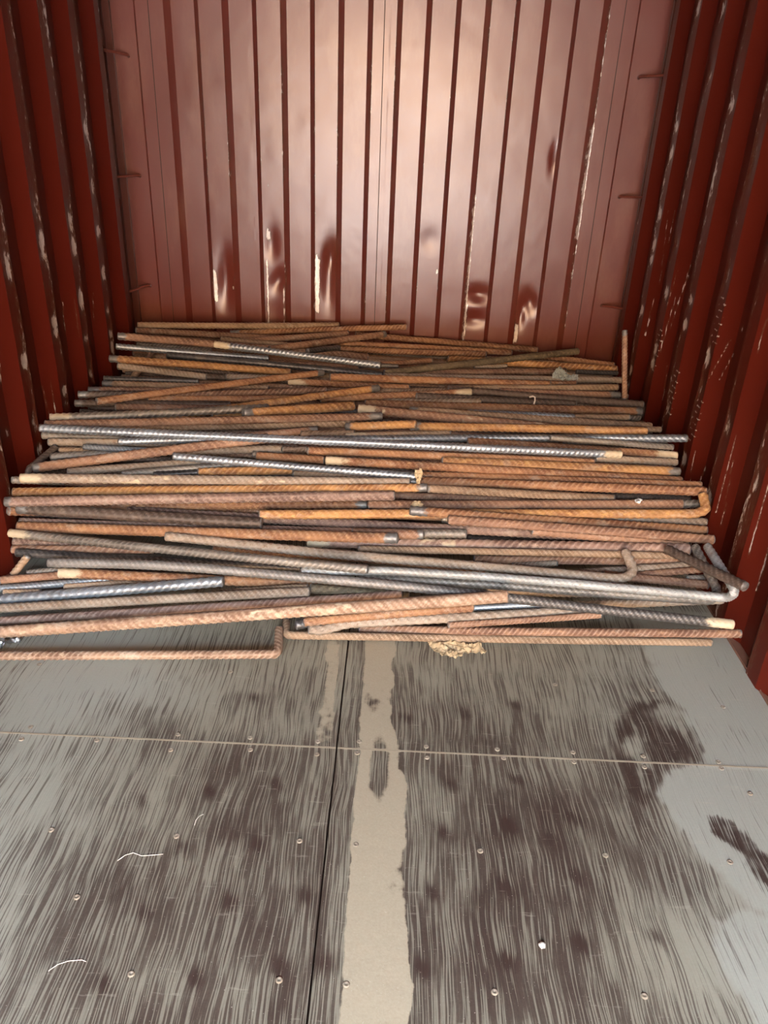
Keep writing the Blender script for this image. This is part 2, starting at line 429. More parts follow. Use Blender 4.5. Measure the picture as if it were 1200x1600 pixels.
def floor_mat():
    t = NT('dusty_brown_plywood'); co = t.objco()
    wx = t.math('MULTIPLY', t.math('SUBTRACT', t.noise(t.scalev(co, (5, 3.0, 1)), 1.0, 2, .45), .5), .045)
    cv = t.new('ShaderNodeSeparateXYZ'); t.l.new(co, cv.inputs[0])
    x = t.math('ADD', cv.outputs[0], wx)
    gv = t.new('ShaderNodeCombineXYZ')
    t.l.new(t.math('MULTIPLY', x, 330.0), gv.inputs[0]); t.l.new(t.math('MULTIPLY', cv.outputs[1], 6.5), gv.inputs[1])
    g = t.noise(gv.outputs[0], 1.0, 2, .45)
    gv2 = t.new('ShaderNodeCombineXYZ')
    t.l.new(t.math('MULTIPLY', x, 110.0), gv2.inputs[0]); t.l.new(t.math('MULTIPLY', cv.outputs[1], 2.5), gv2.inputs[1])
    g2 = t.noise(gv2.outputs[0], 1.0, 2, .5)
    g = t.math('ADD', t.math('MULTIPLY', g, .75), t.math('MULTIPLY', g2, .25))
    fine = t.noise(co, 190, 4, .75); mid = t.noise(co, 26, 6, .7)
    d = t.attr('dust'); gr = t.attr('grey'); cake = t.attr('cake')
    dd = t.math('ADD', d, t.math('MULTIPLY', t.math('SUBTRACT', mid, .5), .30))
    lvl = t.math('ADD', t.math('MULTIPLY', dd, .20), .405)
    cov = t.step(t.math('SUBTRACT', lvl, g), -.035, .05)
    wood = t.mix(t.noise(gv2.outputs[0], 2.0, 3), (.024, .014, .012), (.062, .040, .033))
    dust = t.mix(gr, (.22, .212, .17), (.295, .312, .283))
    dust = t.mix(t.math('MULTIPLY', fine, .6), dust, t.mix(gr, (.34, .335, .28), (.405, .43, .40)))
    lo = t.mix(.72, wood, dust)
    thin = t.mix(t.step(dd, .2, .9), lo, dust)
    wood = t.mix(t.math('MULTIPLY', t.step(t.math('ADD', dd, t.math('MULTIPLY', fine, .3)), .1, 1.1), .34), wood, dust)
    col = t.mix(cov, wood, thin)
    cw = t.step(t.math('ADD', cake, t.math('MULTIPLY', t.math('SUBTRACT', mid, .5), .55)), .38, .62)
    col = t.mix(cw, col, t.mix(fine, (.30, .265, .195), (.43, .39, .31)))
    h = t.math('ADD', t.math('MULTIPLY', g, t.math('SUBTRACT', 1.0, cw)), t.math('MULTIPLY', t.math('MULTIPLY', cw, mid), .8))
    spk = t.step(t.noise(co, 260, 2, .5), .70, .74)
    col = t.mix(t.math('MULTIPLY', spk, .55), col, (.50, .48, .43))
    scratchy = t.step(t.noise(t.scalev(co, (9, 60, 1)), 1.0, 4, .7), .62, .70)
    col = t.mix(t.math('MULTIPLY', scratchy, .22), col, (.44, .42, .36))
    t.bump(h, .55, .0025)
    return t.set(color=col, rough=.62, spec=.35)
M_FLOOR = floor_mat()

def floor():
    ys = np.concatenate([np.arange(YF, .62, .06), np.arange(.62, 2.2, .006), np.arange(2.2, D+.04, .05)])
    YJ = 1.496; XS = -.0155
    allV = []; allF = []; A = {'dust': [], 'grey': [], 'cake': []}; base = 0
    for (xa, xb) in ((-1.19, XS-.0021), (XS+.0021, 1.17)):
        for (ya, yb) in ((YF, YJ-.0002), (YJ+.0002, D+.03)):
            yy = np.concatenate([[ya], ys[(ys > ya+.001) & (ys < yb-.001)], [yb]])
            xx = np.concatenate([[xa], np.arange(xa+.006, xb-.002, .006), [xb]])
            nx, ny = len(xx), len(yy)
            X = np.repeat(xx, ny); Y = np.tile(yy, nx)
            n1 = fbm(X*4, Y*3, 41, 4); n2 = fbm(X*16, Y*9, 51, 4); n3 = fbm(X*40, Y*40, 61, 3)
            wob = (n2-.5)*.05+(n3-.5)*.02
            left = sstep(-.30, -.85, X)*.34
            back = sstep(1.45, 1.95, Y)*.26
            d = .46+left+back+(n1-.5)*.62+(n2-.5)*.42
            d -= .16*np.exp(-((X+.15)/.22)**2-((Y-1.02)/.28)**2)
            d -= .12*np.exp(-((X-.38)/.22)**2-((Y-1.2)/.3)**2)
            d -= .2*np.exp(-((X+.23)/.10)**2-((Y-1.68)/.08)**2)
            smear = np.exp(-((X+.62)/.30)**2-((Y-1.72)/.16)**2)
            d += .55*smear*n1*1.6
            d += .3*sstep(.45, .8, X)*sstep(1.45, 1.2, Y)*(.4+n1)
            pr = np.maximum(polydist(X, Y, PALE_R), polydist(X, Y, PALE_R2)*1.0)
            pm = sstep(-.015, .02, pr+wob)
            pm2 = sstep(-.06, .05, polydist(X, Y, PALE_R2)+wob*2)
            dk = sstep(-.02, .02, polydist(X, Y, DARK_P)+wob*1.4)
            d = d*(1-pm)+1.25*pm
            d = d*(1-dk)+(.12+.75*sstep(.42, .75, n2))*dk
            d -= .42*np.exp(-((X-.70-.35*(1.25-Y))/.075)**2-((Y-1.17)/.2)**2)*(.35+n2)
            ft = sstep(-.008, .012, polydist(X, Y, FOOT)+wob*.7)
            d -= ft*(.7+.8*n3)
            for (kx, ky) in KNOTS:
                u = (X-kx)*.85+(Y-ky)*.5; v = -(X-kx)*.5+(Y-ky)*.85
                d -= .42*np.exp(-(u/.014)**2-(v/.022)**2)*(.5+n3)
            # trowelled strip right of the seam, and the patch left of it
            w0 = .035+(n2-.5)*.03+(n3-.5)*.012; w1 = .158-.038*sstep(1.42, 1.6, Y)+(n2-.5)*.045+(n3-.5)*.012+.008*sstep(1.3, .9, Y)
            ck = sstep(w0-.008, w0+.010, X)*(1-sstep(w1-.010, w1+.008, X))
            gap = np.exp(-((X-.092)/.020)**2-((Y-1.43)/.075)**2)
            ck = ck*(1-1.0*np.clip(gap*1.6, 0, 1))
            ck = np.maximum(ck, sstep(-.085, -.065, X+wob*.5)*(1-sstep(-.042, -.026, X+wob*.5))*sstep(1.49, 1.52, Y)*.75)
            jl = .95*np.exp(-((Y-YJ)/.0035)**2)
            ck *= .50+.55*n1+.55*(n2-.5)+.45*(n3-.5)
            ck = np.maximum(ck, jl)
            gy = np.clip(pm+.6*smear+.7*sstep(-.3, -.8, X)+.5*sstep(.55, .9, X), 0, 1)
            z = np.zeros_like(X)+ck*.0012
            V = np.stack([X, Y, z], 1)
            idx = np.arange(nx*ny).reshape(nx, ny)+base
            a, b, c, e = idx[:-1, :-1].ravel(), idx[1:, :-1].ravel(), idx[1:, 1:].ravel(), idx[:-1, 1:].ravel()
            allF.append(np.stack([a, b, c, e], 1)); allV.append(V); base += nx*ny
            for k, val in (('dust', d), ('grey', gy), ('cake', ck)): A[k].append(val)
    me = bpy.data.meshes.new('floor')
    set_mesh(me, np.concatenate(allV), np.concatenate(allF))
    for k in A: add_attr(me, k, np.concatenate(A[k]))
    o = struct(obj('floor', me, M_FLOOR), 'dusty dark plywood container floor with visible grain')
    bm = bmesh.new(); box(bm, -1.23, 1.23, YF, D+.05, -.04, -.012)
    obj('subfloor', bm_mesh('subfloor', bm), M_DARK, o)
    return o
FLOOR = floor()

# floor screws sit in rows either side of the joints
SCREWS = [(-0.8, 1.52), (-0.804, 1.475), (-0.618, 1.483), (-0.422, 1.517), (-0.426, 1.462), (-0.238, 1.517), (-0.23, 1.475), (-0.065, 1.515), (-0.063, 1.47), (0.037, 1.481), (0.04, 1.522), (-0.621, 1.206), (-0.345, 1.205), (-0.075, 1.208), (0.049, 1.205), (-0.075, 0.897), (0.049, 0.895), (-0.505, 1.046), (0.211, 1.515), (0.212, 1.477), (0.392, 1.517), (0.405, 1.487), (0.585, 1.519), (0.581, 1.485), (0.763, 1.517), (0.756, 1.479), (0.951, 1.509), (0.951, 1.487), (0.322, 1.204), (0.597, 1.208), (0.869, 1.206), (0.322, 0.894), (0.599, 0.9), (1.04, 1.722), (0.86, 1.78), (0.992, 1.408), (-0.348, 0.895), (-0.34, 1.775), (-.882, 1.77), (.584, 1.785)]
M_SCREW = plain('dusty_screw_head', (.30, .27, .22), .6, .2, .3, 200)
def screw_mesh():
    bm = bmesh.new(); rings = [(.0068, 0.0), (.0066, .0010), (.0050, .0019), (.0030, .0018), (.0020, .0008)]
    n = 14; vs = []
    for r, z in rings: vs.append([bm.verts.new((r*math.cos(2*math.pi*k/n), r*math.sin(2*math.pi*k/n), z)) for k in range(n)])
    for i in range(len(rings)-1):
        for k in range(n): bm.faces.new([vs[i][k], vs[i][(k+1) % n], vs[i+1][(k+1) % n], vs[i+1][k]])
    bm.faces.new(vs[-1])
    return bm_mesh('floor_screw', bm, True)
sm = screw_mesh(); sm.materials.append(M_SCREW)
for (x, y) in SCREWS:
    s = bpy.data.objects.new('floor_screw', sm); COL.objects.link(s); s.location = (x, y, .0005); s.parent = FLOOR

# bottom side rails in the gap between floor edge and wall sheet
M_RAIL = plain('dusty_red_brown_rail', (.22, .12, .09), .6, 0, .3, 14)
for sgn, nm in ((-1, 'baseboard_left'), (1, 'baseboard_right')):
    bm = bmesh.new()
    lo, hi = sorted((sgn*1.174, sgn*1.235)); box(bm, lo, hi, YF, D, -.03, .004)
    lo, hi = sorted((sgn*1.1715, sgn*1.1735)); box(bm, lo, hi, YF, D, -.03, .006)
    struct(obj(nm, bm_mesh(nm, bm), M_RAIL), 'narrow steel rail along the foot of the side wall')
# the yard outside the open doors, behind the viewer
M_YARD = plain('yard_concrete', (.52, .44, .40), .9, 0, .2, .6)
bm = bmesh.new(); box(bm, -45, 45, -60, 45, -.35, -.16)
struct(obj('ground', bm_mesh('ground', bm), M_YARD), 'pale concrete yard outside the container')

# ------------------------------------------------------------------ steel bars
def fillet(P, rad):
    P = [np.array(q, float) for q in P]
    out = [P[0]]
    for i in range(1, len(P)-1):
        a, b, c = P[i-1], P[i], P[i+1]
        u = a-b; v = c-b; lu = np.linalg.norm(u); lv = np.linalg.norm(v)
        r = min(rad, lu*.45, lv*.45)
        s = b+u/lu*r; e = b+v/lv*r
        for t in np.linspace(0, 1, 9): out.append((1-t)**2*s+2*t*(1-t)*b+t*t*e)
    out.append(P[-1])
    return np.array(out)

def bar_mesh(P, rad, pitch, hand, opts, seed, ring=16, per=6):
    """ribbed reinforcing bar: slanted crescent ribs on both sides and two long ribs"""
    P = np.asarray(P, float)
    seg = np.r_[0, np.cumsum(np.linalg.norm(np.diff(P, axis=0), axis=1))]
    Lh = seg[-1]; n = max(8, int(Lh/(pitch/per)))
    s = np.linspace(0, Lh, n)
    Q = np.stack([np.interp(s, seg, P[:, k]) for k in range(3)], 1)
    rg = np.random.default_rng(seed)
    # a faint natural bow
    env = np.sin(np.pi*s/Lh)
    Q[:, 1] += rg.normal(0, .0022)*env*min(1, Lh); Q[:, 2] += rg.normal(0, .0012)*env*min(1, Lh)
    T = np.gradient(Q, axis=0); T /= np.linalg.norm(T, axis=1)[:, None]
    up = np.array([0, 0, 1.0])
    A = np.cross(T, up); nr = np.linalg.norm(A, axis=1); A /= nr[:, None]
    B = np.cross(A, T)
    # parallel enough: bars are mostly level; legs of bent bars keep the same up
    th = 2*np.pi*np.arange(ring)/ring+rg.random()*6.28
    tw = np.linspace(0, rg.normal(0, .9), n)
    S, TH = np.meshgrid(s, th, indexing='ij')
    TH2 = TH+tw[:, None]
    loc = np.mod(TH, np.pi)/np.pi
    ph = S/pitch+hand*loc*1.9+(np.mod(TH, 2*np.pi) > np.pi)*.5
    rib = np.clip(np.cos(2*np.pi*ph), 0, 1)**1.6*np.sin(np.pi*loc)**.5
    lon = np.exp(-(np.minimum(loc, 1-loc)/.045)**2)
    h = np.maximum(rib*.17, lon*.13)
    R = rad*(.92+h)
    V = Q[:, None, :]+R[..., None]*(np.cos(TH2)[..., None]*A[:, None, :]+np.sin(TH2)[..., None]*B[:, None, :])
    # slightly crushed sheared ends
    for e0, sg in ((0, 1), (n-1, -1)):
        c = Q[e0]; V[e0] = c+(V[e0]-c)*.86
    V = V.reshape(-1, 3)
    idx = np.arange(n*ring).reshape(n, ring)
    a = idx[:-1]; b = np.roll(idx[:-1], -1, 1); c = np.roll(idx[1:], -1, 1); d = idx[1:]
    F = np.stack([a.ravel(), b.ravel(), c.ravel(), d.ravel()], 1)
    e1 = Q[0]-T[0]*rad*rg.uniform(.05, .3); e2 = Q[-1]+T[-1]*rad*rg.uniform(.05, .3)
    V = np.concatenate([V, [e1, e2]])
    k0 = n*ring
    tri1 = np.stack([idx[0], np.full(ring, k0), np.roll(idx[0], -1)], 1)
    tri2 = np.stack([idx[-1], np.roll(idx[-1], -1), np.full(ring, k0+1)], 1)
    me = bpy.data.meshes.new('reinforcing_bar')
    # quads then tris via degenerate-free from separate loops
    loops = np.concatenate([F.ravel(), tri1.ravel(), tri2.ravel()]).astype(np.int32)
    ls = np.concatenate([np.arange(len(F))*4, len(F)*4+np.arange(2*ring)*3]).astype(np.int32)
    cen = V.mean(0)
    me.vertices.add(len(V)); me.vertices.foreach_set('co', (V-cen).astype(np.float32).ravel())
    me.loops.add(len(loops)); me.loops.foreach_set('vertex_index', loops)
    me.polygons.add(len(ls)); me.polygons.foreach_set('loop_start', ls)
    sm = np.ones(len(ls), bool); sm[len(F):] = False
    me.polygons.foreach_set('use_smooth', sm)
    me.update(calc_edges=True)
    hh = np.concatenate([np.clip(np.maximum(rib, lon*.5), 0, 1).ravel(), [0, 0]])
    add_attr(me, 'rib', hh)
    ds = np.concatenate([S.ravel(), [0, Lh]])
    bare = np.maximum(.55*(ds < .006), .55*(ds > Lh-.006)); pale = np.zeros_like(ds)
    pix = rg.uniform(.02, .05)
    if 'e1' in opts: bare = np.maximum(bare, np.clip(1.0-ds/(pix*2), 0, 1))
    if 'e2' in opts: bare = np.maximum(bare, np.clip(1.0-(Lh-ds)/(pix*2), 0, 1))
    if 'p1' in opts: pale = np.clip(1.0-ds/.13, 0, 1)
    if 'p2' in opts: pale = np.clip(1.0-(Lh-ds)/.13, 0, 1)
    if 'sp' in opts: pale = np.maximum(pale, .62*(vnoise(ds*9, ds*0, seed) > .66)*vnoise(ds*40, np.concatenate([TH.ravel(), [0, 0]])*2, seed+1))
    if 'wh' in opts: pale = np.maximum(pale, .18)
    add_attr(me, 'bare', bare); add_attr(me, 'pale', pale)
    return me, cen

# every bar: path in metres, radius, finish, end marks, label
RODS = [
([(-1.145, 3.678, 0.471), (-0.379, 3.818, 0.426)],0.0147,'B','','rust-brown ribbed bar ending at left wall, first left-wall end counted from the back'),
([(-1.145, 3.713, 0.487), (-0.197, 3.9, 0.484)],0.0149,'T','','dusty tan ribbed bar inside the heap near left side, first such from the back'),
([(-0.726, 3.822, 0.439), (0.138, 3.892, 0.492)],0.0151,'O','e1','rust-orange ribbed bar inside the heap, middle of it, first such from the back'),
([(-0.641, 3.704, 0.435), (-0.145, 3.845, 0.459)],0.0150,'B','','rust-brown ribbed bar inside the heap, middle of it, second such from the back'),
([(-0.742, 3.675, 0.447), (-0.363, 3.689, 0.426)],0.0131,'T','','dusty tan ribbed bar inside the heap, middle of it, fourth such from the back'),
([(-0.116, 3.9, 0.44), (0.801, 3.9, 0.403)],0.0153,'O','','rust-orange ribbed bar inside the heap right of middle, first such from the back'),
([(-0.219, 3.794, 0.421), (0.665, 3.836, 0.402)],0.0150,'O','','rust-orange ribbed bar inside the heap, middle of it, fifth such from the back'),
([(-0.182, 3.713, 0.416), (0.533, 3.78, 0.402)],0.0148,'O','','rust-orange ribbed bar inside the heap, middle of it, seventh such from the back'),
([(-1.145, 3.431, 0.506), (-0.039, 3.621, 0.407)],0.0170,'B','e1','rust-brown ribbed bar ending at left wall, second left-wall end counted from the back'),
([(-0.308, 3.468, 0.465), (-0.175, 3.621, 0.447)],0.0130,'K','','blackish ribbed bar inside the heap, middle of it, sixth such from the back'),
([(-0.478, 3.453, 0.47), (0.035, 3.875, 0.456)],0.0165,'B','e2','rust-brown ribbed bar inside the heap, middle of it, third such from the back'),
([(-0.077, 3.491, 0.401), (0.263, 3.638, 0.401)],0.0126,'O','e1','rust-orange ribbed bar inside the heap, middle of it, ninth such from the back'),
([(-0.076, 3.473, 0.412), (0.104, 3.518, 0.401)],0.0093,'G','','dull grey ribbed bar inside the heap, middle of it, eleventh such from the back'),
([(-1.116, 3.589, 0.431), (-0.764, 3.564, 0.421)],0.0126,'G','','dull grey ribbed bar ending at left wall, third left-wall end counted from the back'),
([(-1.023, 3.534, 0.423), (-1.031, 3.203, 0.375)],0.0135,'T','','short tan bar running front to back under bars at the back left corner'),
([(-1.145, 3.392, 0.47), (-0.49, 3.517, 0.41)],0.0137,'S','','bright grey ribbed bar below the topmost left rods, clean steel, beside blackish bright-ribbed bar'),
([(-0.717, 3.432, 0.488), (0.026, 3.405, 0.433)],0.0158,'S','p1','bright grey ribbed bar inside the heap, middle of it, eighth such from the back'),
([(-0.927, 3.411, 0.435), (0.04, 3.394, 0.394)],0.0153,'K','hi1','blackish bar with shining rib edges lying diagonally near the back left'),
([(-0.874, 3.348, 0.395), (-0.587, 3.324, 0.389)],0.0119,'D','','dark brown ribbed bar inside the heap near left side, third such from the back'),
([(-1.139, 3.282, 0.447), (-0.364, 3.34, 0.403)],0.0163,'Y','e1','yellow-orange rusted ribbed bar ending at left wall, fifth left-wall end counted from the back'),
([(-1.104, 3.275, 0.417), (-0.713, 3.26, 0.391)],0.0148,'P','','pale dusty ribbed bar ending at left wall, sixth left-wall end counted from the back'),
([(-0.714, 3.232, 0.4), (-0.456, 3.296, 0.386)],0.0147,'D','','dark brown ribbed bar inside the heap near left side, fourth such from the back'),
([(-1.133, 3.174, 0.393), (-0.745, 3.219, 0.383)],0.0116,'K','','blackish ribbed bar ending at left wall, seventh left-wall end counted from the back'),
([(0.789, 3.814, 0.397), (1.145, 3.719, 0.393)],0.0149,'O','','rust-orange ribbed bar ending at right wall, second right-wall end counted from the back'),
([(0.34, 3.673, 0.401), (1.145, 3.666, 0.39)],0.0178,'Y','','yellow-orange rusted ribbed bar ending at right wall, third right-wall end counted from the back'),
([(0.457, 3.59, 0.393), (0.617, 3.63, 0.392)],0.0096,'P','','pale dusty ribbed bar inside the heap right of middle, second such from the back'),
([(0.043, 3.337, 0.42), (0.981, 3.806, 0.431)],0.0161,'M','','dark olive smooth-looking bar slanting up to right across the back of the heap'),
([(0.942, 3.616, 0.383), (1.144, 3.64, 0.379)],0.0112,'K','','blackish ribbed bar ending at right wall, fourth right-wall end counted from the back'),
([(0.157, 3.452, 0.393), (0.894, 3.617, 0.383)],0.0156,'B','','rust-brown ribbed bar inside the heap right of middle, third such from the back'),
([(0.044, 3.307, 0.415), (1.135, 3.529, 0.378)],0.0154,'P','','pale dusty ribbed bar ending at right wall, fifth right-wall end counted from the back'),
([(-0.63, 3.226, 0.406), (-0.291, 3.31, 0.387)],0.0133,'P','','pale dusty ribbed bar inside the heap, middle of it, twelfth such from the back'),
([(-1.131, 3.147, 0.377), (-0.44, 3.189, 0.375)],0.0143,'T','e1','dusty tan ribbed bar ending at left wall, eighth left-wall end counted from the back'),
([(0.1, 3.291, 0.405), (0.902, 3.413, 0.386)],0.0136,'O','','rust-orange ribbed bar inside the heap right of middle, fifth such from the back'),
([(-1.145, 3.026, 0.39), (-0.405, 3.138, 0.377)],0.0139,'B','e1','rust-brown ribbed bar ending at left wall, ninth left-wall end counted from the back'),
([(-0.186, 3.233, 0.424), (0.773, 3.339, 0.401)],0.0165,'O','','rust-orange ribbed bar inside the heap right of middle, fourth such from the back'),
([(-0.368, 3.264, 0.386), (0.157, 3.27, 0.38)],0.0147,'O','p1','rust-orange ribbed bar inside the heap, middle of it, thirteenth such from the back'),
([(0.319, 3.228, 0.398), (1.077, 3.364, 0.395)],0.0150,'T','','dusty tan ribbed bar ending at right wall, sixth right-wall end counted from the back'),
([(-1.145, 2.92, 0.404), (-0.427, 3.108, 0.386)],0.0151,'D','e1','dark brown ribbed bar ending at left wall, tenth left-wall end counted from the back'),
([(-0.885, 2.957, 0.401), (-0.192, 3.146, 0.393)],0.0140,'B','','rust-brown ribbed bar inside the heap near left side, fifth such from the back'),
([(0.539, 3.239, 0.393), (1.075, 3.309, 0.378)],0.0147,'B','e2','rust-brown ribbed bar ending at right wall, seventh right-wall end counted from the back'),
([(-0.061, 3.202, 0.375), (0.322, 3.262, 0.379)],0.0116,'T','','dusty tan ribbed bar inside the heap, middle of it, fourteenth such from the back'),
([(-1.017, 2.768, 0.435), (-0.223, 3.331, 0.412)],0.0142,'O','e2','rust-orange bar with grey left tip slanting up to right, back left of heap'),
([(0.317, 3.199, 0.405), (1.145, 3.194, 0.377)],0.0160,'D','','dark brown ribbed bar ending at right wall, eighth right-wall end counted from the back'),
([(-1.141, 2.87, 0.387), (-0.552, 2.934, 0.385)],0.0146,'D','e1','dark brown ribbed bar ending at left wall, twelfth left-wall end counted from the back'),
([(-0.878, 2.932, 0.394), (-0.29, 3.07, 0.38)],0.0137,'O','','rust-orange ribbed bar inside the heap near left side, sixth such from the back'),
([(-0.267, 3.1, 0.382), (0.291, 3.162, 0.376)],0.0141,'O','','rust-orange ribbed bar inside the heap, middle of it, sixteenth such from the back'),
([(-0.211, 3.069, 0.381), (0.414, 3.164, 0.407)],0.0157,'O','p2','rust-orange ribbed bar inside the heap, middle of it, fifteenth such from the back'),
([(0.181, 3.098, 0.401), (0.854, 3.156, 0.377)],0.0157,'D','','dark brown ribbed bar inside the heap right of middle, sixth such from the back'),
([(0.051, 3.066, 0.381), (0.449, 3.088, 0.395)],0.0140,'P','','pale dusty ribbed bar inside the heap, middle of it, seventeenth such from the back'),
([(-0.976, 2.844, 0.388), (-0.37, 2.903, 0.386)],0.0144,'B','','rust-brown ribbed bar inside the heap near left side, seventh such from the back'),
([(-0.798, 2.665, 0.41), (0.027, 3.133, 0.418)],0.0149,'Y','e2','yellow-orange rusted bar with grey right tip slanting across middle of heap back'),
([(-1.107, 2.566, 0.439), (-0.375, 2.781, 0.436)],0.0153,'G','sp1','dull grey ribbed bar ending at left wall, thirteenth left-wall end counted from the back'),
([(-0.587, 2.756, 0.407), (-0.268, 2.881, 0.388)],0.0117,'Y','','yellow-orange rusted ribbed bar inside the heap, middle of it, twenty-first such from the back'),
([(-0.286, 2.853, 0.394), (-0.046, 2.924, 0.386)],0.0092,'K','','blackish ribbed bar inside the heap, middle of it, twentieth such from the back'),
([(-0.453, 2.685, 0.444), (-0.064, 2.914, 0.412)],0.0186,'Y','e1','yellow-orange rusted ribbed bar inside the heap, middle of it, nineteenth such from the back'),
([(-0.026, 3.03, 0.382), (1.114, 3.099, 0.378)],0.0180,'O','e2','rust-orange ribbed bar ending at right wall, ninth right-wall end counted from the back'),
([(0.759, 2.937, 0.385), (1.081, 3.007, 0.382)],0.0121,'G','','dull grey ribbed bar ending at right wall, eleventh right-wall end counted from the back'),
([(0.603, 2.908, 0.401), (1.019, 2.943, 0.405)],0.0122,'T','','dusty tan ribbed bar ending at right wall, tenth right-wall end counted from the back'),
([(0.377, 2.9, 0.409), (0.788, 2.877, 0.418)],0.0135,'S','','bright grey ribbed bar inside the heap right of middle, seventh such from the back'),
([(-1.094, 2.493, 0.443), (0.049, 2.781, 0.423)],0.0151,'B','e2','rust-brown ribbed bar ending at left wall, fourteenth left-wall end counted from the back'),
([(0.152, 2.866, 0.42), (1.077, 2.844, 0.406)],0.0160,'T','e1','dusty tan ribbed bar ending at right wall, twelfth right-wall end counted from the back'),
([(0.783, 2.809, 0.397), (1.106, 2.817, 0.406)],0.0117,'T','','dusty tan ribbed bar ending at right wall, thirteenth right-wall end counted from the back'),
([(-0.044, 2.865, 0.417), (0.766, 2.735, 0.419)],0.0184,'B','sp1','rust-brown ribbed bar inside the heap right of middle, eighth such from the back'),
([(-1.064, 2.618, 0.376), (-0.037, 2.788, 0.389)],0.0150,'T','e1','dusty tan ribbed bar inside the heap near left side, eighth such from the back'),
([(0.152, 2.711, 0.414), (1.017, 2.703, 0.439)],0.0154,'Y','e1','yellow-orange rusted ribbed bar ending at right wall, fourteenth right-wall end counted from the back'),
([(-0.084, 2.744, 0.388), (0.176, 2.679, 0.435)],0.0153,'Y','e1','yellow-orange rusted ribbed bar inside the heap, middle of it, twenty-second such from the back'),
([(-0.445, 2.63, 0.377), (-0.186, 2.716, 0.383)],0.0136,'B','e2','rust-brown ribbed bar inside the heap, middle of it, twenty-third such from the back'),
([(-0.243, 2.671, 0.38), (-0.048, 2.698, 0.382)],0.0124,'T','','dusty tan ribbed bar inside the heap, middle of it, twenty-fourth such from the back'),
([(-0.079, 2.67, 0.381), (0.306, 2.74, 0.385)],0.0112,'T','p1','dusty tan ribbed bar inside the heap, middle of it, twenty-fifth such from the back'),
([(-1.145, 2.567, 0.372), (-0.551, 2.587, 0.369)],0.0132,'G','','dull grey ribbed bar ending at left wall, sixteenth left-wall end counted from the back'),
([(-1.116, 2.546, 0.356), (-0.612, 2.555, 0.374)],0.0144,'P','','pale dusty ribbed bar ending at left wall, seventeenth left-wall end counted from the back'),
([(-0.853, 2.503, 0.388), (-0.388, 2.567, 0.395)],0.0121,'S','','bright grey ribbed bar inside the heap near left side, ninth such from the back'),
([(0.719, 2.707, 0.382), (1.111, 2.748, 0.385)],0.0113,'G','','dull grey ribbed bar ending at right wall, sixteenth right-wall end counted from the back'),
([(-0.214, 2.628, 0.376), (0.436, 2.704, 0.383), (1.145, 2.651, 0.438)],0.0147,'S','','bright grey ribbed bar ending at right wall, fifteenth right-wall end counted from the back'),
([(0.653, 2.631, 0.424), (1.102, 2.651, 0.401)],0.0112,'G','','dull grey ribbed bar ending at right wall, seventeenth right-wall end counted from the back'),
([(0.363, 2.665, 0.382), (1.115, 2.633, 0.377)],0.0159,'O','p2','rust-orange ribbed bar ending at right wall, eighteenth right-wall end counted from the back'),
([(0.29, 2.577, 0.365), (0.805, 2.581, 0.366)],0.0108,'T','','dusty tan ribbed bar inside the heap right of middle, tenth such from the back'),
([(0.805, 2.563, 0.381), (1.104, 2.591, 0.369)],0.0132,'P','','pale dusty ribbed bar ending at right wall, nineteenth right-wall end counted from the back'),
([(-1.081, 2.523, 0.35), (-1.14, 2.414, 0.307), (-1.136, 2.408, 0.29), (-0.369, 2.442, 0.314)],0.0117,'D','bend1','dark bent bar with an elbow at left wall, left side of heap'),
([(-1.066, 2.507, 0.345), (-0.876, 2.525, 0.342)],0.0095,'T','','dusty tan ribbed bar inside the heap near left side, twelfth such from the back'),
([(-1.082, 2.47, 0.333), (-0.805, 2.515, 0.347)],0.0130,'G','','dull grey ribbed bar inside the heap near left side, thirteenth such from the back'),
([(-0.976, 2.5, 0.364), (-0.684, 2.485, 0.365)],0.0107,'S','','bright grey ribbed bar inside the heap near left side, tenth such from the back'),
([(-0.677, 2.537, 0.346), (-0.24, 2.572, 0.363)],0.0143,'P','','pale dusty ribbed bar inside the heap near left side, eleventh such from the back'),
([(-0.294, 2.539, 0.372), (-0.206, 2.554, 0.37)],0.0120,'D','','dark brown ribbed bar inside the heap, middle of it, twenty-sixth such from the back'),
([(-0.203, 2.53, 0.375), (0.801, 2.538, 0.375)],0.0144,'O','','rust-orange ribbed bar inside the heap right of middle, ninth such from the back'),
([(-1.105, 2.381, 0.33), (-0.336, 2.53, 0.416)],0.0167,'B','e1','thick rust-brown bar with grey left tip slanting up across the left side'),
([(-1.098, 2.46, 0.442), (0.893, 2.558, 0.402)],0.0144,'S','p2','longest bright grey bar lying across the top from left wall to right side'),
([(0.264, 2.505, 0.37), (1.09, 2.514, 0.366)],0.0155,'Y','e2','yellow-orange rusted ribbed bar ending at right wall, twentieth right-wall end counted from the back'),
([(-0.395, 2.535, 0.351), (-0.236, 2.522, 0.341)],0.0119,'G','','dull grey ribbed bar inside the heap, middle of it, twenty-seventh such from the back'),
([(-0.378, 2.499, 0.36), (-0.141, 2.504, 0.353)],0.0142,'O','','rust-orange ribbed bar inside the heap, middle of it, twenty-eighth such from the back'),
([(0.737, 2.527, 0.343), (1.016, 2.525, 0.342)],0.0107,'D','','dark brown ribbed bar inside the heap right of middle, eleventh such from the back'),
([(-0.133, 2.466, 0.369), (1.096, 2.495, 0.34)],0.0154,'O','p1','rust-orange ribbed bar ending at right wall, twenty-first right-wall end counted from the back'),
([(-0.81, 2.383, 0.321), (-0.376, 2.485, 0.338)],0.0117,'G','','dull grey ribbed bar inside the heap near left side, fifteenth such from the back'),
([(-0.994, 2.386, 0.319), (-0.534, 2.499, 0.333)],0.0129,'P','','pale dusty ribbed bar inside the heap near left side, fourteenth such from the back'),
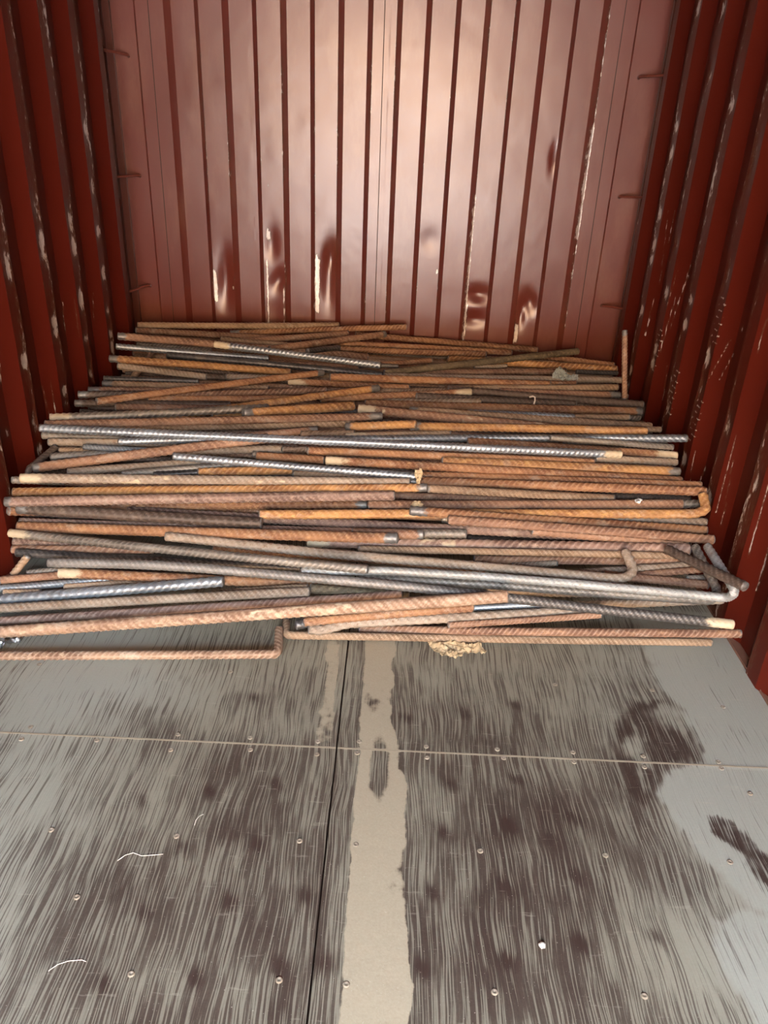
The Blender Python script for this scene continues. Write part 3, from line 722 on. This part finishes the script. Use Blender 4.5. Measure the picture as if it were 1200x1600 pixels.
([(-0.703, 2.385, 0.323), (-0.517, 2.419, 0.326)],0.0116,'K','','blackish ribbed bar inside the heap near left side, seventeenth such from the back'),
([(0.178, 2.475, 0.326), (1.144, 2.441, 0.351)],0.0128,'O','','rust-orange ribbed bar ending at right wall, twenty-second right-wall end counted from the back'),
([(-0.247, 2.464, 0.314), (0.2, 2.451, 0.321)],0.0117,'T','','dusty tan ribbed bar inside the heap, middle of it, thirtieth such from the back'),
([(-0.554, 2.387, 0.338), (-0.245, 2.45, 0.335)],0.0152,'Y','','yellow-orange rusted ribbed bar inside the heap near left side, sixteenth such from the back'),
([(-0.648, 2.436, 0.371), (0.193, 2.411, 0.348)],0.0129,'S','','clean bright grey bar sloping down to right in the left middle of heap'),
([(0.156, 2.426, 0.323), (1.145, 2.397, 0.348)],0.0161,'O','e1','rust-orange ribbed bar ending at right wall, twenty-third right-wall end counted from the back'),
([(-1.145, 2.304, 0.319), (-1.016, 2.398, 0.277)],0.0124,'G','','dull grey ribbed bar ending at left wall, twentieth left-wall end counted from the back'),
([(-1.112, 2.3, 0.329), (0.157, 2.389, 0.335)],0.0161,'P','sp1','pale whitish-ribbed bar turning yellow to the right, ending mid-heap, grey stub at left'),
([(-1.143, 2.294, 0.279), (0.214, 2.36, 0.333)],0.0147,'Y','e2','yellow-orange rusted ribbed bar ending at left wall, twenty-first left-wall end counted from the back'),
([(0.213, 2.334, 0.342), (0.849, 2.407, 0.302)],0.0138,'T','','dusty tan ribbed bar inside the heap right of middle, twelfth such from the back'),
([(-1.135, 2.22, 0.281), (0.107, 2.328, 0.314)],0.0168,'V','e1','purple-brown ribbed bar ending at left wall, twenty-second left-wall end counted from the back'),
([(-1.02, 2.328, 0.213), (0.017, 2.361, 0.258)],0.0148,'O','e2','rust-orange ribbed bar inside the heap near left side, eighteenth such from the back'),
([(0.976, 2.392, 0.294), (1.145, 2.389, 0.306)],0.0148,'G','','dull grey ribbed bar ending at right wall, twenty-fourth right-wall end counted from the back'),
([(0.02, 2.335, 0.271), (1.065, 2.364, 0.314)],0.0160,'B','','rust-brown ribbed bar ending at right wall, twenty-fifth right-wall end counted from the back'),
([(-1.145, 2.244, 0.236), (-1.08, 2.314, 0.202)],0.0156,'O','','rust-orange ribbed bar ending at left wall, twenty-fourth left-wall end counted from the back'),
([(-0.332, 2.271, 0.25), (0.283, 2.289, 0.277), (1.089, 2.315, 0.303), (1.123, 2.31, 0.321), (1.123, 2.367, 0.351)],0.0159,'Y','bend1','yellow-orange bar with right end hooked back at right wall'),
([(0.671, 2.343, 0.257), (1.145, 2.337, 0.265)],0.0135,'P','','pale dusty ribbed bar ending at right wall, twenty-sixth right-wall end counted from the back'),
([(0.266, 2.324, 0.237), (0.731, 2.299, 0.231)],0.0124,'G','','dull grey ribbed bar inside the heap right of middle, thirteenth such from the back'),
([(0.156, 2.246, 0.302), (1.134, 2.297, 0.253)],0.0158,'O','e1','rust-orange ribbed bar ending at right wall, twenty-seventh right-wall end counted from the back'),
([(-0.775, 2.306, 0.224), (0.745, 2.273, 0.224)],0.0157,'V','e2','purple-brown ribbed bar inside the heap, middle of it, thirty-first such from the back'),
([(0.279, 2.223, 0.287), (1.135, 2.233, 0.254)],0.0156,'B','','rust-brown ribbed bar ending at right wall, twenty-eighth right-wall end counted from the back'),
([(-1.11, 2.241, 0.249), (-0.318, 2.243, 0.233)],0.0192,'D','e1','thick dark purple-brown bar with broken grey left end, left front of heap'),
([(0.552, 2.248, 0.249), (1.063, 2.246, 0.224)],0.0156,'B','','rust-brown ribbed bar ending at right wall, twenty-ninth right-wall end counted from the back'),
([(-1.136, 2.288, 0.177), (0.161, 2.262, 0.214)],0.0112,'V','','purple-brown ribbed bar ending at left wall, twenty-fifth left-wall end counted from the back'),
([(0.077, 2.231, 0.224), (0.345, 2.251, 0.225)],0.0156,'G','','dull grey ribbed bar inside the heap, middle of it, thirty-second such from the back'),
([(-0.025, 2.201, 0.237), (0.204, 2.208, 0.238)],0.0157,'B','e2','rust-brown ribbed bar inside the heap, middle of it, thirty-third such from the back'),
([(-1.129, 2.258, 0.172), (0.122, 2.159, 0.247)],0.0179,'O','e2','rust-orange ribbed bar ending at left wall, twenty-sixth left-wall end counted from the back'),
([(-0.173, 2.248, 0.169), (1.058, 2.212, 0.227)],0.0188,'V','sp1','long thick purple-brown bar with whitish blotches along the heap front edge'),
([(-0.003, 2.199, 0.179), (1.004, 2.184, 0.216)],0.0121,'T','','dusty tan ribbed bar inside the heap right of middle, fourteenth such from the back'),
([(-1.14, 2.232, 0.128), (-0.632, 2.221, 0.135)],0.0145,'V','','purple-brown ribbed bar ending at left wall, twenty-eighth left-wall end counted from the back'),
([(-1.135, 2.206, 0.114), (-0.664, 2.192, 0.148)],0.0144,'B','','rust-brown ribbed bar ending at left wall, twenty-ninth left-wall end counted from the back'),
([(0.371, 2.205, 0.155), (1.061, 2.212, 0.182)],0.0142,'B','','rust-brown ribbed bar in the front fan clear of walls, first one from the back'),
([(0.696, 2.163, 0.147), (1.073, 2.186, 0.184)],0.0130,'P','','pale dusty ribbed bar in front fan at right wall, first one from the back'),
([(0.814, 2.147, 0.148), (1.102, 2.164, 0.184)],0.0119,'B','','rust-brown ribbed bar in front fan at right wall, second one from the back'),
([(1.041, 2.15, 0.154), (1.105, 2.156, 0.159)],0.0097,'G','','dull grey ribbed bar in front fan at right wall, third one from the back'),
([(0.766, 2.128, 0.167), (1.103, 2.122, 0.151)],0.0140,'B','','rust-brown ribbed bar in front fan at right wall, fourth one from the back'),
([(0.493, 2.184, 0.152), (0.637, 2.184, 0.169)],0.0098,'P','','pale dusty ribbed bar in the front fan clear of walls, second one from the back'),
([(0.407, 2.094, 0.108), (1.063, 2.09, 0.129)],0.0149,'P','','pale dusty ribbed bar in the front fan clear of walls, eighth one from the back'),
([(0.561, 2.039, 0.092), (1.133, 2.066, 0.134)],0.0137,'P','','pale dusty ribbed bar in front fan at right wall, sixth one from the back'),
([(1.06, 2.191, 0.251), (1.098, 2.039, 0.178), (1.07, 2.005, 0.164), (0.667, 2.027, 0.16), (0.397, 2.046, 0.16), (0.005, 2.062, 0.155)],0.0139,'G','bend1','grey bent bar under the whitish stirrup, leg rising along right wall'),
([(1.087, 2.164, 0.267), (1.097, 1.935, 0.244), (1.098, 1.973, 0.198), (0.992, 2.0, 0.188), (0.663, 2.026, 0.19), (0.375, 2.045, 0.19), (0.083, 2.06, 0.186), (-0.171, 2.051, 0.173)],0.0139,'W','bend1','whitish-grey bent stirrup with round corner and leg at the right wall'),
([(-0.481, 2.224, 0.142), (0.411, 2.17, 0.141)],0.0132,'O','','rust-orange ribbed bar inside the heap, middle of it, thirty-fourth such from the back'),
([(-0.619, 2.186, 0.201), (-0.121, 2.145, 0.187), (0.381, 2.11, 0.185), (0.815, 2.076, 0.185), (0.857, 2.102, 0.197), (0.838, 2.172, 0.233)],0.0153,'P','bend1','tan bent bar with hooked right end turned up across the bars behind'),
([(-1.107, 2.175, 0.122), (-0.185, 2.163, 0.118)],0.0143,'K','','blackish ribbed bar ending at left wall, thirtieth left-wall end counted from the back'),
([(-1.143, 2.224, 0.165), (0.035, 2.026, 0.208)],0.0143,'G','p1','grey bar with cream-coloured left end sloping down across heap front'),
([(-1.056, 2.15, 0.128), (-1.104, 2.123, 0.068)],0.0121,'T','','short tan bar standing front to back at the left front gap'),
([(-1.062, 2.133, 0.073), (-0.906, 2.15, 0.086)],0.0109,'G','','dull grey ribbed bar in the front fan clear of walls, third one from the back'),
([(-1.133, 2.094, 0.066), (-0.879, 2.131, 0.082)],0.0130,'B','','rust-brown ribbed bar in front fan at left wall, second one from the back'),
([(-1.139, 2.074, 0.045), (-0.733, 2.124, 0.08)],0.0119,'S','','bright grey ribbed bar in front fan at left wall, third one from the back'),
([(-1.109, 2.058, 0.046), (-0.992, 2.067, 0.047)],0.0096,'T','','dusty tan ribbed bar in front fan at left wall, fourth one from the back'),
([(-0.924, 2.08, 0.061), (-0.608, 2.116, 0.081)],0.0097,'T','','dusty tan ribbed bar in the front fan clear of walls, fifth one from the back'),
([(-0.942, 2.1, 0.1), (0.015, 2.096, 0.101)],0.0162,'O','p1','rust-orange bar with whitish crusted left end in the front fan'),
([(-1.139, 2.032, 0.029), (-0.413, 2.069, 0.116)],0.0171,'S','','bright grey ribbed bar in front fan at left wall, fifth one from the back'),
([(-0.145, 2.064, 0.108), (0.166, 2.067, 0.093)],0.0160,'M','','dark olive flat-looking bar behind the pink-tan bars in the front centre'),
([(-0.457, 2.075, 0.068), (-0.147, 2.046, 0.125)],0.0096,'T','','dusty tan ribbed bar in the front fan clear of walls, sixth one from the back'),
([(-1.135, 1.994, 0.023), (-0.141, 2.023, 0.123)],0.0148,'P','','pale dusty ribbed bar in front fan at left wall, sixth one from the back'),
([(0.013, 1.988, 0.017), (1.15, 1.942, 0.097)],0.0133,'B','','reddish-brown bar at the very front ending at right wall corrugation'),
([(-0.213, 2.009, 0.021), (-0.203, 1.935, 0.021), (-0.174, 1.935, 0.021), (-0.005, 1.944, 0.021), (0.481, 1.966, 0.021), (1.1, 1.998, 0.021)],0.0124,'T','bend1','tan bent bar lying on floor, corner at front centre left of leaf'),
([(-1.126, 1.749, 0.032), (-0.259, 1.821, 0.033), (-0.211, 1.824, 0.033), (-0.226, 1.95, 0.033)],0.0129,'N','bend1','rust-brown bent bar lying on bare floor at front left, furthest forward'),
([(0.167, 2.015, 0.07), (0.577, 2.028, 0.113)],0.0094,'S','','bright grey ribbed bar in the front fan clear of walls, ninth one from the back'),
([(-0.134, 1.928, 0.051), (-0.09, 1.924, 0.052), (-0.025, 1.951, 0.062), (0.128, 1.963, 0.071), (0.477, 1.992, 0.092), (0.752, 2.021, 0.108)],0.0155,'P','wh1','thick whitish bar with wide-spaced ribs and kinked left end, front centre'),
([(-0.956, 2.07, 0.154), (-0.706, 2.066, 0.165), (-0.505, 2.056, 0.17), (-0.266, 2.033, 0.172), (-0.012, 2.009, 0.174), (0.181, 1.993, 0.173), (0.455, 1.965, 0.17), (0.65, 1.94, 0.166), (0.921, 1.908, 0.165), (1.092, 1.889, 0.163)],0.0150,'Q','p2','grey-to-black ribbed bar in front fan at right wall, seventh one from the back'),
([(-1.137, 1.932, 0.015), (0.143, 2.045, 0.113)],0.0136,'V','','purple-brown ribbed bar in front fan at left wall, seventh one from the back'),
([(0.282, 1.953, 0.071), (0.745, 1.989, 0.109)],0.0103,'B','','rust-brown ribbed bar in the front fan clear of walls, twelfth one from the back'),
([(-0.177, 1.959, 0.041), (-0.018, 1.998, 0.058)],0.0165,'K','','blackish bar whose round cut end faces out beside the front stirrup corner'),
([(-0.148, 1.919, 0.082), (0.358, 1.992, 0.113)],0.0135,'O','','rust-orange ribbed bar in the front fan clear of walls, tenth one from the back'),
([(-1.137, 1.869, 0.018), (0.448, 1.94, 0.191)],0.0185,'N','sp1','tan-orange rusted ribbed bar in front fan at left wall, eighth one from the back'),
([(0.971, 2.179, 0.241), (1.106, 1.909, 0.279)],0.0157,'D','','dark brown coarse-ribbed bar leaning on right wall over the stirrup corner'),
]
UNDER = [
([(-1.105, 2.299, 0.146), (1.097, 2.305, 0.192)], 0.0135, 'D'),
([(-1.143, 2.343, 0.177), (1.142, 2.331, 0.21)], 0.0135, 'D'),
([(-1.096, 2.365, 0.207), (1.091, 2.367, 0.234)], 0.0135, 'O'),
([(-1.117, 2.408, 0.233), (1.129, 2.41, 0.26)], 0.0135, 'B'),
([(-1.134, 2.44, 0.254), (1.091, 2.439, 0.268)], 0.0135, 'B'),
([(-1.123, 2.478, 0.27), (1.133, 2.475, 0.28)], 0.0135, 'D'),
([(-1.11, 2.519, 0.284), (1.118, 2.517, 0.288)], 0.0135, 'D'),
([(-1.12, 2.551, 0.307), (1.131, 2.556, 0.303)], 0.0135, 'D'),
([(-1.127, 2.587, 0.32), (1.088, 2.594, 0.325)], 0.0135, 'B'),
([(-1.111, 2.627, 0.327), (1.104, 2.624, 0.335)], 0.0135, 'O'),
([(-1.11, 2.66, 0.335), (1.107, 2.659, 0.332)], 0.0135, 'B'),
([(-1.126, 2.7, 0.33), (1.102, 2.691, 0.33)], 0.0135, 'O'),
([(-1.105, 2.728, 0.333), (1.136, 2.734, 0.334)], 0.0135, 'O'),
([(-1.097, 2.767, 0.341), (1.126, 2.766, 0.34)], 0.0135, 'D'),
([(-1.098, 2.799, 0.336), (1.09, 2.803, 0.341)], 0.0135, 'B'),
([(-1.125, 2.837, 0.339), (1.141, 2.841, 0.34)], 0.0135, 'B'),
([(-1.132, 2.878, 0.334), (1.115, 2.883, 0.342)], 0.0135, 'D'),
([(-1.142, 2.91, 0.336), (1.145, 2.908, 0.339)], 0.0135, 'D'),
([(-1.121, 2.95, 0.345), (1.118, 2.943, 0.338)], 0.0135, 'D'),
([(-1.115, 2.984, 0.338), (1.101, 2.982, 0.336)], 0.0135, 'B'),
([(-1.143, 3.023, 0.337), (1.136, 3.022, 0.342)], 0.0135, 'B'),
([(-1.101, 3.052, 0.332), (1.124, 3.059, 0.336)], 0.0135, 'O'),
([(-1.098, 3.086, 0.34), (1.122, 3.096, 0.328)], 0.0135, 'O'),
([(-1.12, 3.126, 0.329), (1.101, 3.134, 0.328)], 0.0135, 'T'),
([(-1.143, 3.162, 0.326), (1.113, 3.165, 0.334)], 0.0135, 'B'),
([(-1.115, 3.2, 0.325), (1.101, 3.197, 0.321)], 0.0135, 'D'),
([(-1.133, 3.232, 0.337), (1.112, 3.241, 0.319)], 0.0135, 'O'),
([(-1.13, 3.272, 0.338), (1.118, 3.272, 0.337)], 0.0135, 'T'),
([(-1.102, 3.304, 0.355), (1.135, 3.304, 0.328)], 0.0135, 'B'),
([(-1.118, 3.346, 0.346), (1.118, 3.346, 0.332)], 0.0135, 'D'),
([(-1.108, 3.375, 0.35), (1.13, 3.386, 0.33)], 0.0135, 'D'),
([(-1.136, 3.421, 0.355), (1.145, 3.419, 0.336)], 0.0135, 'B'),
([(-1.096, 3.459, 0.372), (1.092, 3.455, 0.335)], 0.0135, 'T'),
([(-1.125, 3.485, 0.37), (1.098, 3.488, 0.345)], 0.0135, 'T'),
([(-1.107, 3.529, 0.374), (1.096, 3.529, 0.325)], 0.0135, 'B'),
([(-1.124, 3.555, 0.383), (1.123, 3.559, 0.329)], 0.0135, 'T'),
([(-1.142, 3.599, 0.385), (1.113, 3.595, 0.331)], 0.0135, 'B'),
([(-1.126, 3.637, 0.387), (1.088, 3.635, 0.335)], 0.0135, 'B'),
([(-1.142, 3.671, 0.388), (1.089, 3.664, 0.331)], 0.0135, 'O'),
([(-1.098, 3.703, 0.39), (1.141, 3.705, 0.343)], 0.0135, 'T'),
([(-1.109, 3.743, 0.39), (1.134, 3.74, 0.343)], 0.0135, 'T'),
([(-1.128, 3.773, 0.386), (1.119, 3.781, 0.343)], 0.0135, 'O'),
([(-1.117, 3.819, 0.398), (1.109, 3.811, 0.344)], 0.0135, 'D'),
([(-1.12, 3.847, 0.396), (1.087, 3.844, 0.352)], 0.0135, 'T'),
]

for i, (P, rad, c, opts, label) in enumerate(RODS):
    if len(P) > 2: P = fillet(P, .045 if 'bend' in opts else .12)
    pit = rad*rng.uniform(1.15, 1.5)
    if 'wh1' in opts and 'bend' not in opts: pit *= 1.3
    hand = 1 if rng.random() < .7 else -1
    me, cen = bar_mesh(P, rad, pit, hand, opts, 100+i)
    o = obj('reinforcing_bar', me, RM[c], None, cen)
    tag(o, label, 'steel bar', 'ribbed steel bars heaped at the back')

# bars buried below the top layer, seen only through the gaps
for i, (P, rad, c) in enumerate(UNDER):
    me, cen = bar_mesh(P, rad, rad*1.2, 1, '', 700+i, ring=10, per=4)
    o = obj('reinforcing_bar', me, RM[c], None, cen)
    tag(o, 'brown ribbed bar buried under the top layer of the heap, glimpsed through gaps', 'steel bar', 'buried bars of the heap')

# flat bar standing upright against the right wall behind the heap
bm = bmesh.new()
me = bar_mesh([(1.082, 3.256, .376), (1.060, 3.36, .648)], .012, .014, 1, 'e2', 950)[0:2]
o = obj('reinforcing_bar', me[0], RM['B'], None, me[1])
tag(o, 'brown bar standing upright at the back right corner, leaning on right wall', 'steel bar', 'ribbed steel bars heaped at the back')

# ------------------------------------------------------------------ litter
def crumple(name, outline, mat, amp, seed, n=22, lift=.0, thick=.0006, fold=1.0, ridged=True):
    """crumpled sheet filling an outline (metres, local); returns mesh"""
    ol = np.array(outline); mn = ol.min(0); mx = ol.max(0)
    xx = np.linspace(mn[0], mx[0], n*2); yy = np.linspace(mn[1], mx[1], n)
    X = np.repeat(xx, n); Y = np.tile(yy, n*2)
    inside = polydist(X, Y, [tuple(q) for q in outline]) > -.001
    f1 = fbm(X/.035+3, Y/.035, seed, 3); f2 = fbm(X/.012, Y/.012+9, seed+3, 2)
    Z = amp*(np.abs(f1-.5)*3.2*fold+np.abs(f2-.5)*1.2)+lift
    jx = (vnoise(X/.01, Y/.01, seed+8)-.5)*.006; jy = (vnoise(X/.01+50, Y/.01, seed+9)-.5)*.006
    V = np.stack([X+jx, Y+jy, Z], 1)
    idx = np.arange(len(X)).reshape(n*2, n)
    F = np.stack([idx[:-1, :-1].ravel(), idx[1:, :-1].ravel(), idx[1:, 1:].ravel(), idx[:-1, 1:].ravel()], 1)
    F = F[inside[F].all(1)]
    used = np.unique(F); mp = -np.ones(len(X), int); mp[used] = np.arange(len(used))
    me = bpy.data.meshes.new(name); set_mesh(me, V[used], mp[F], False)
    me.materials.append(mat)
    return me

def solid(o, t):
    m = o.modifiers.new('thickness', 'SOLIDIFY'); m.thickness = t; m.offset = 0
M_LEAF = plain('dried_tan_leaf', (.42, .345, .225), .8, 0, .4, 60)
leaf_me = crumple('dried_leaf', [(-.112, .050), (-.085, .042), (-.05, .025), (-.035, .040), (.0, .045), (.02, .015), (.035, .0), (.06, .012), (.09, -.002), (.098, -.022), (.07, -.028), (.03, -.026), (.005, -.055), (-.035, -.048), (-.06, -.035), (-.070, -.005), (-.085, .012)], M_LEAF, .020, 7, 34)
lf = bpy.data.objects.new('dried_leaf', leaf_me); COL.objects.link(lf); lf.location = (.305, 1.932, .002); lf.rotation_euler = (0, 0, 0)
solid(lf, .0008); tag(lf, 'crumpled dry tan leaf on the floor against the front bars', 'leaf')
M_VEIN = plain('leaf_vein', (.30, .22, .13), .8)
vb = tube([(-.095, .040, .010), (-.05, .015, .014), (0, -.005, .014), (.05, -.012, .012), (.09, -.016, .010)], .0012, 6)
obj('leaf_vein', bm_mesh('leaf_vein', vb, True), M_VEIN, lf)

M_RAG = plain('blue_grey_plastic', (.30, .36, .37), .45, 0, .4, 40)
rg_me = crumple('plastic_scrap', [(-.062, .005), (-.045, .025), (-.02, .045), (0, .03), (.015, .012), (.06, .010), (.062, -.015), (.02, -.022), (-.03, -.022), (-.055, -.012)], M_RAG, .022, 17, 24)
o = bpy.data.objects.new('plastic_scrap', rg_me); COL.objects.link(o); o.location = (.856, 3.46, .400); o.rotation_euler = (.55, 0, 0)
solid(o, .001); tag(o, 'crumpled blue-grey plastic scrap lying on bars at the back right', 'scrap')

M_FOIL = plain('crumpled_foil', (.42, .46, .49), .42, .9, .2, 40)
fo_me = crumple('foil_scrap', [(-.07, .02), (.0, .03), (.055, .035), (.065, .025), (.03, .005), (.02, -.02), (-.07, -.02)], M_FOIL, .018, 23, 22)
o = bpy.data.objects.new('foil_scrap', fo_me); COL.objects.link(o); o.location = (-1.035, 1.835, .003)
solid(o, .0006); tag(o, 'crumpled silver foil on the floor at the left edge below the bars', 'scrap')

M_FIB = plain('straw_fibre', (.50, .42, .28), .9, 0, .3, 80)
for (x, y, z, sd, lb) in ((.185, 2.376, .356, 3, 'tuft of pale fibre hanging over a dark bar end, mid-heap'), (.179, 2.281, .307, 5, 'small pale fibre flake on the yellow-orange hooked bar, middle of heap')):
    me = crumple('fibre_tuft', [(-.014, .03), (.006, .034), (.014, .01), (.004, -.01), (.002, -.04), (-.006, -.042), (-.008, -.005), (-.018, .008)] if sd == 3 else [(-.022, .0), (-.008, .014), (.012, .010), (.022, -.006), (.0, -.012)], M_FIB, .010, sd, 16)
    o = bpy.data.objects.new('fibre_tuft', me); COL.objects.link(o); o.location = (x, y, z); o.rotation_euler = (.9, 0, 0)
    solid(o, .0008); tag(o, lb, 'litter')
M_WHITE = plain('white_plastic', (.70, .68, .64), .5, 0, .1, 50)
b = tube([(.646, 3.105, .416), (.660, 3.105, .420), (.668, 3.101, .418), (.669, 3.093, .406), (.664, 3.085, .394)], .0035, 8)
tag(obj('plastic_hook', bm_mesh('plastic_hook', b, True), M_WHITE), 'tiny white hooked plastic bit on dark bars at the back right', 'scrap')
me = crumple('weld_spatter', [(-.012, .0), (-.003, .008), (.010, .004), (.012, -.003), (.0, -.008), (-.009, -.007)], M_FOIL, .005, 29, 12)
o = bpy.data.objects.new('weld_spatter', me); COL.objects.link(o); o.location = (.913, 2.352, .325); o.rotation_euler = (.9, 0, 0)
solid(o, .001); tag(o, 'small bright metal spatter stuck on a rust-brown bar, right side', 'spatter')

# pebble, threads and flakes on the bare floor
bm = bmesh.new(); bmesh.ops.create_icosphere(bm, subdivisions=2, radius=.007)
for v in bm.verts:
    v.co *= 1+.18*math.sin(v.co.x*900+v.co.y*500); v.co.z *= .55
o = obj('pebble', bm_mesh('pebble', bm, True), M_WHITE, None, (.424, .989, .0035)); tag(o, 'white oval pebble on the dark floor at the lower right', 'pebble')
for pth, lb in (([(-.452, 1.135), (-.440, 1.150), (-.425, 1.157), (-.405, 1.150), (-.385, 1.153), (-.361, 1.157)], 'white wavy thread on the floor, left of centre'),
                ([(-.500, .893), (-.488, .906), (-.470, .914), (-.447, .917), (-.438, .914)], 'white curved thread on the floor at the lower left'),
                ([(-.313, 1.236), (-.313, 1.250), (-.308, 1.262), (-.300, 1.268)], 'short curled white thread above a floor screw, left of the seam')):
    b = tube([(x, y, .001) for x, y in pth], .0007, 6)
    tag(obj('thread', bm_mesh('thread', b, True), M_WHITE), lb, 'thread')
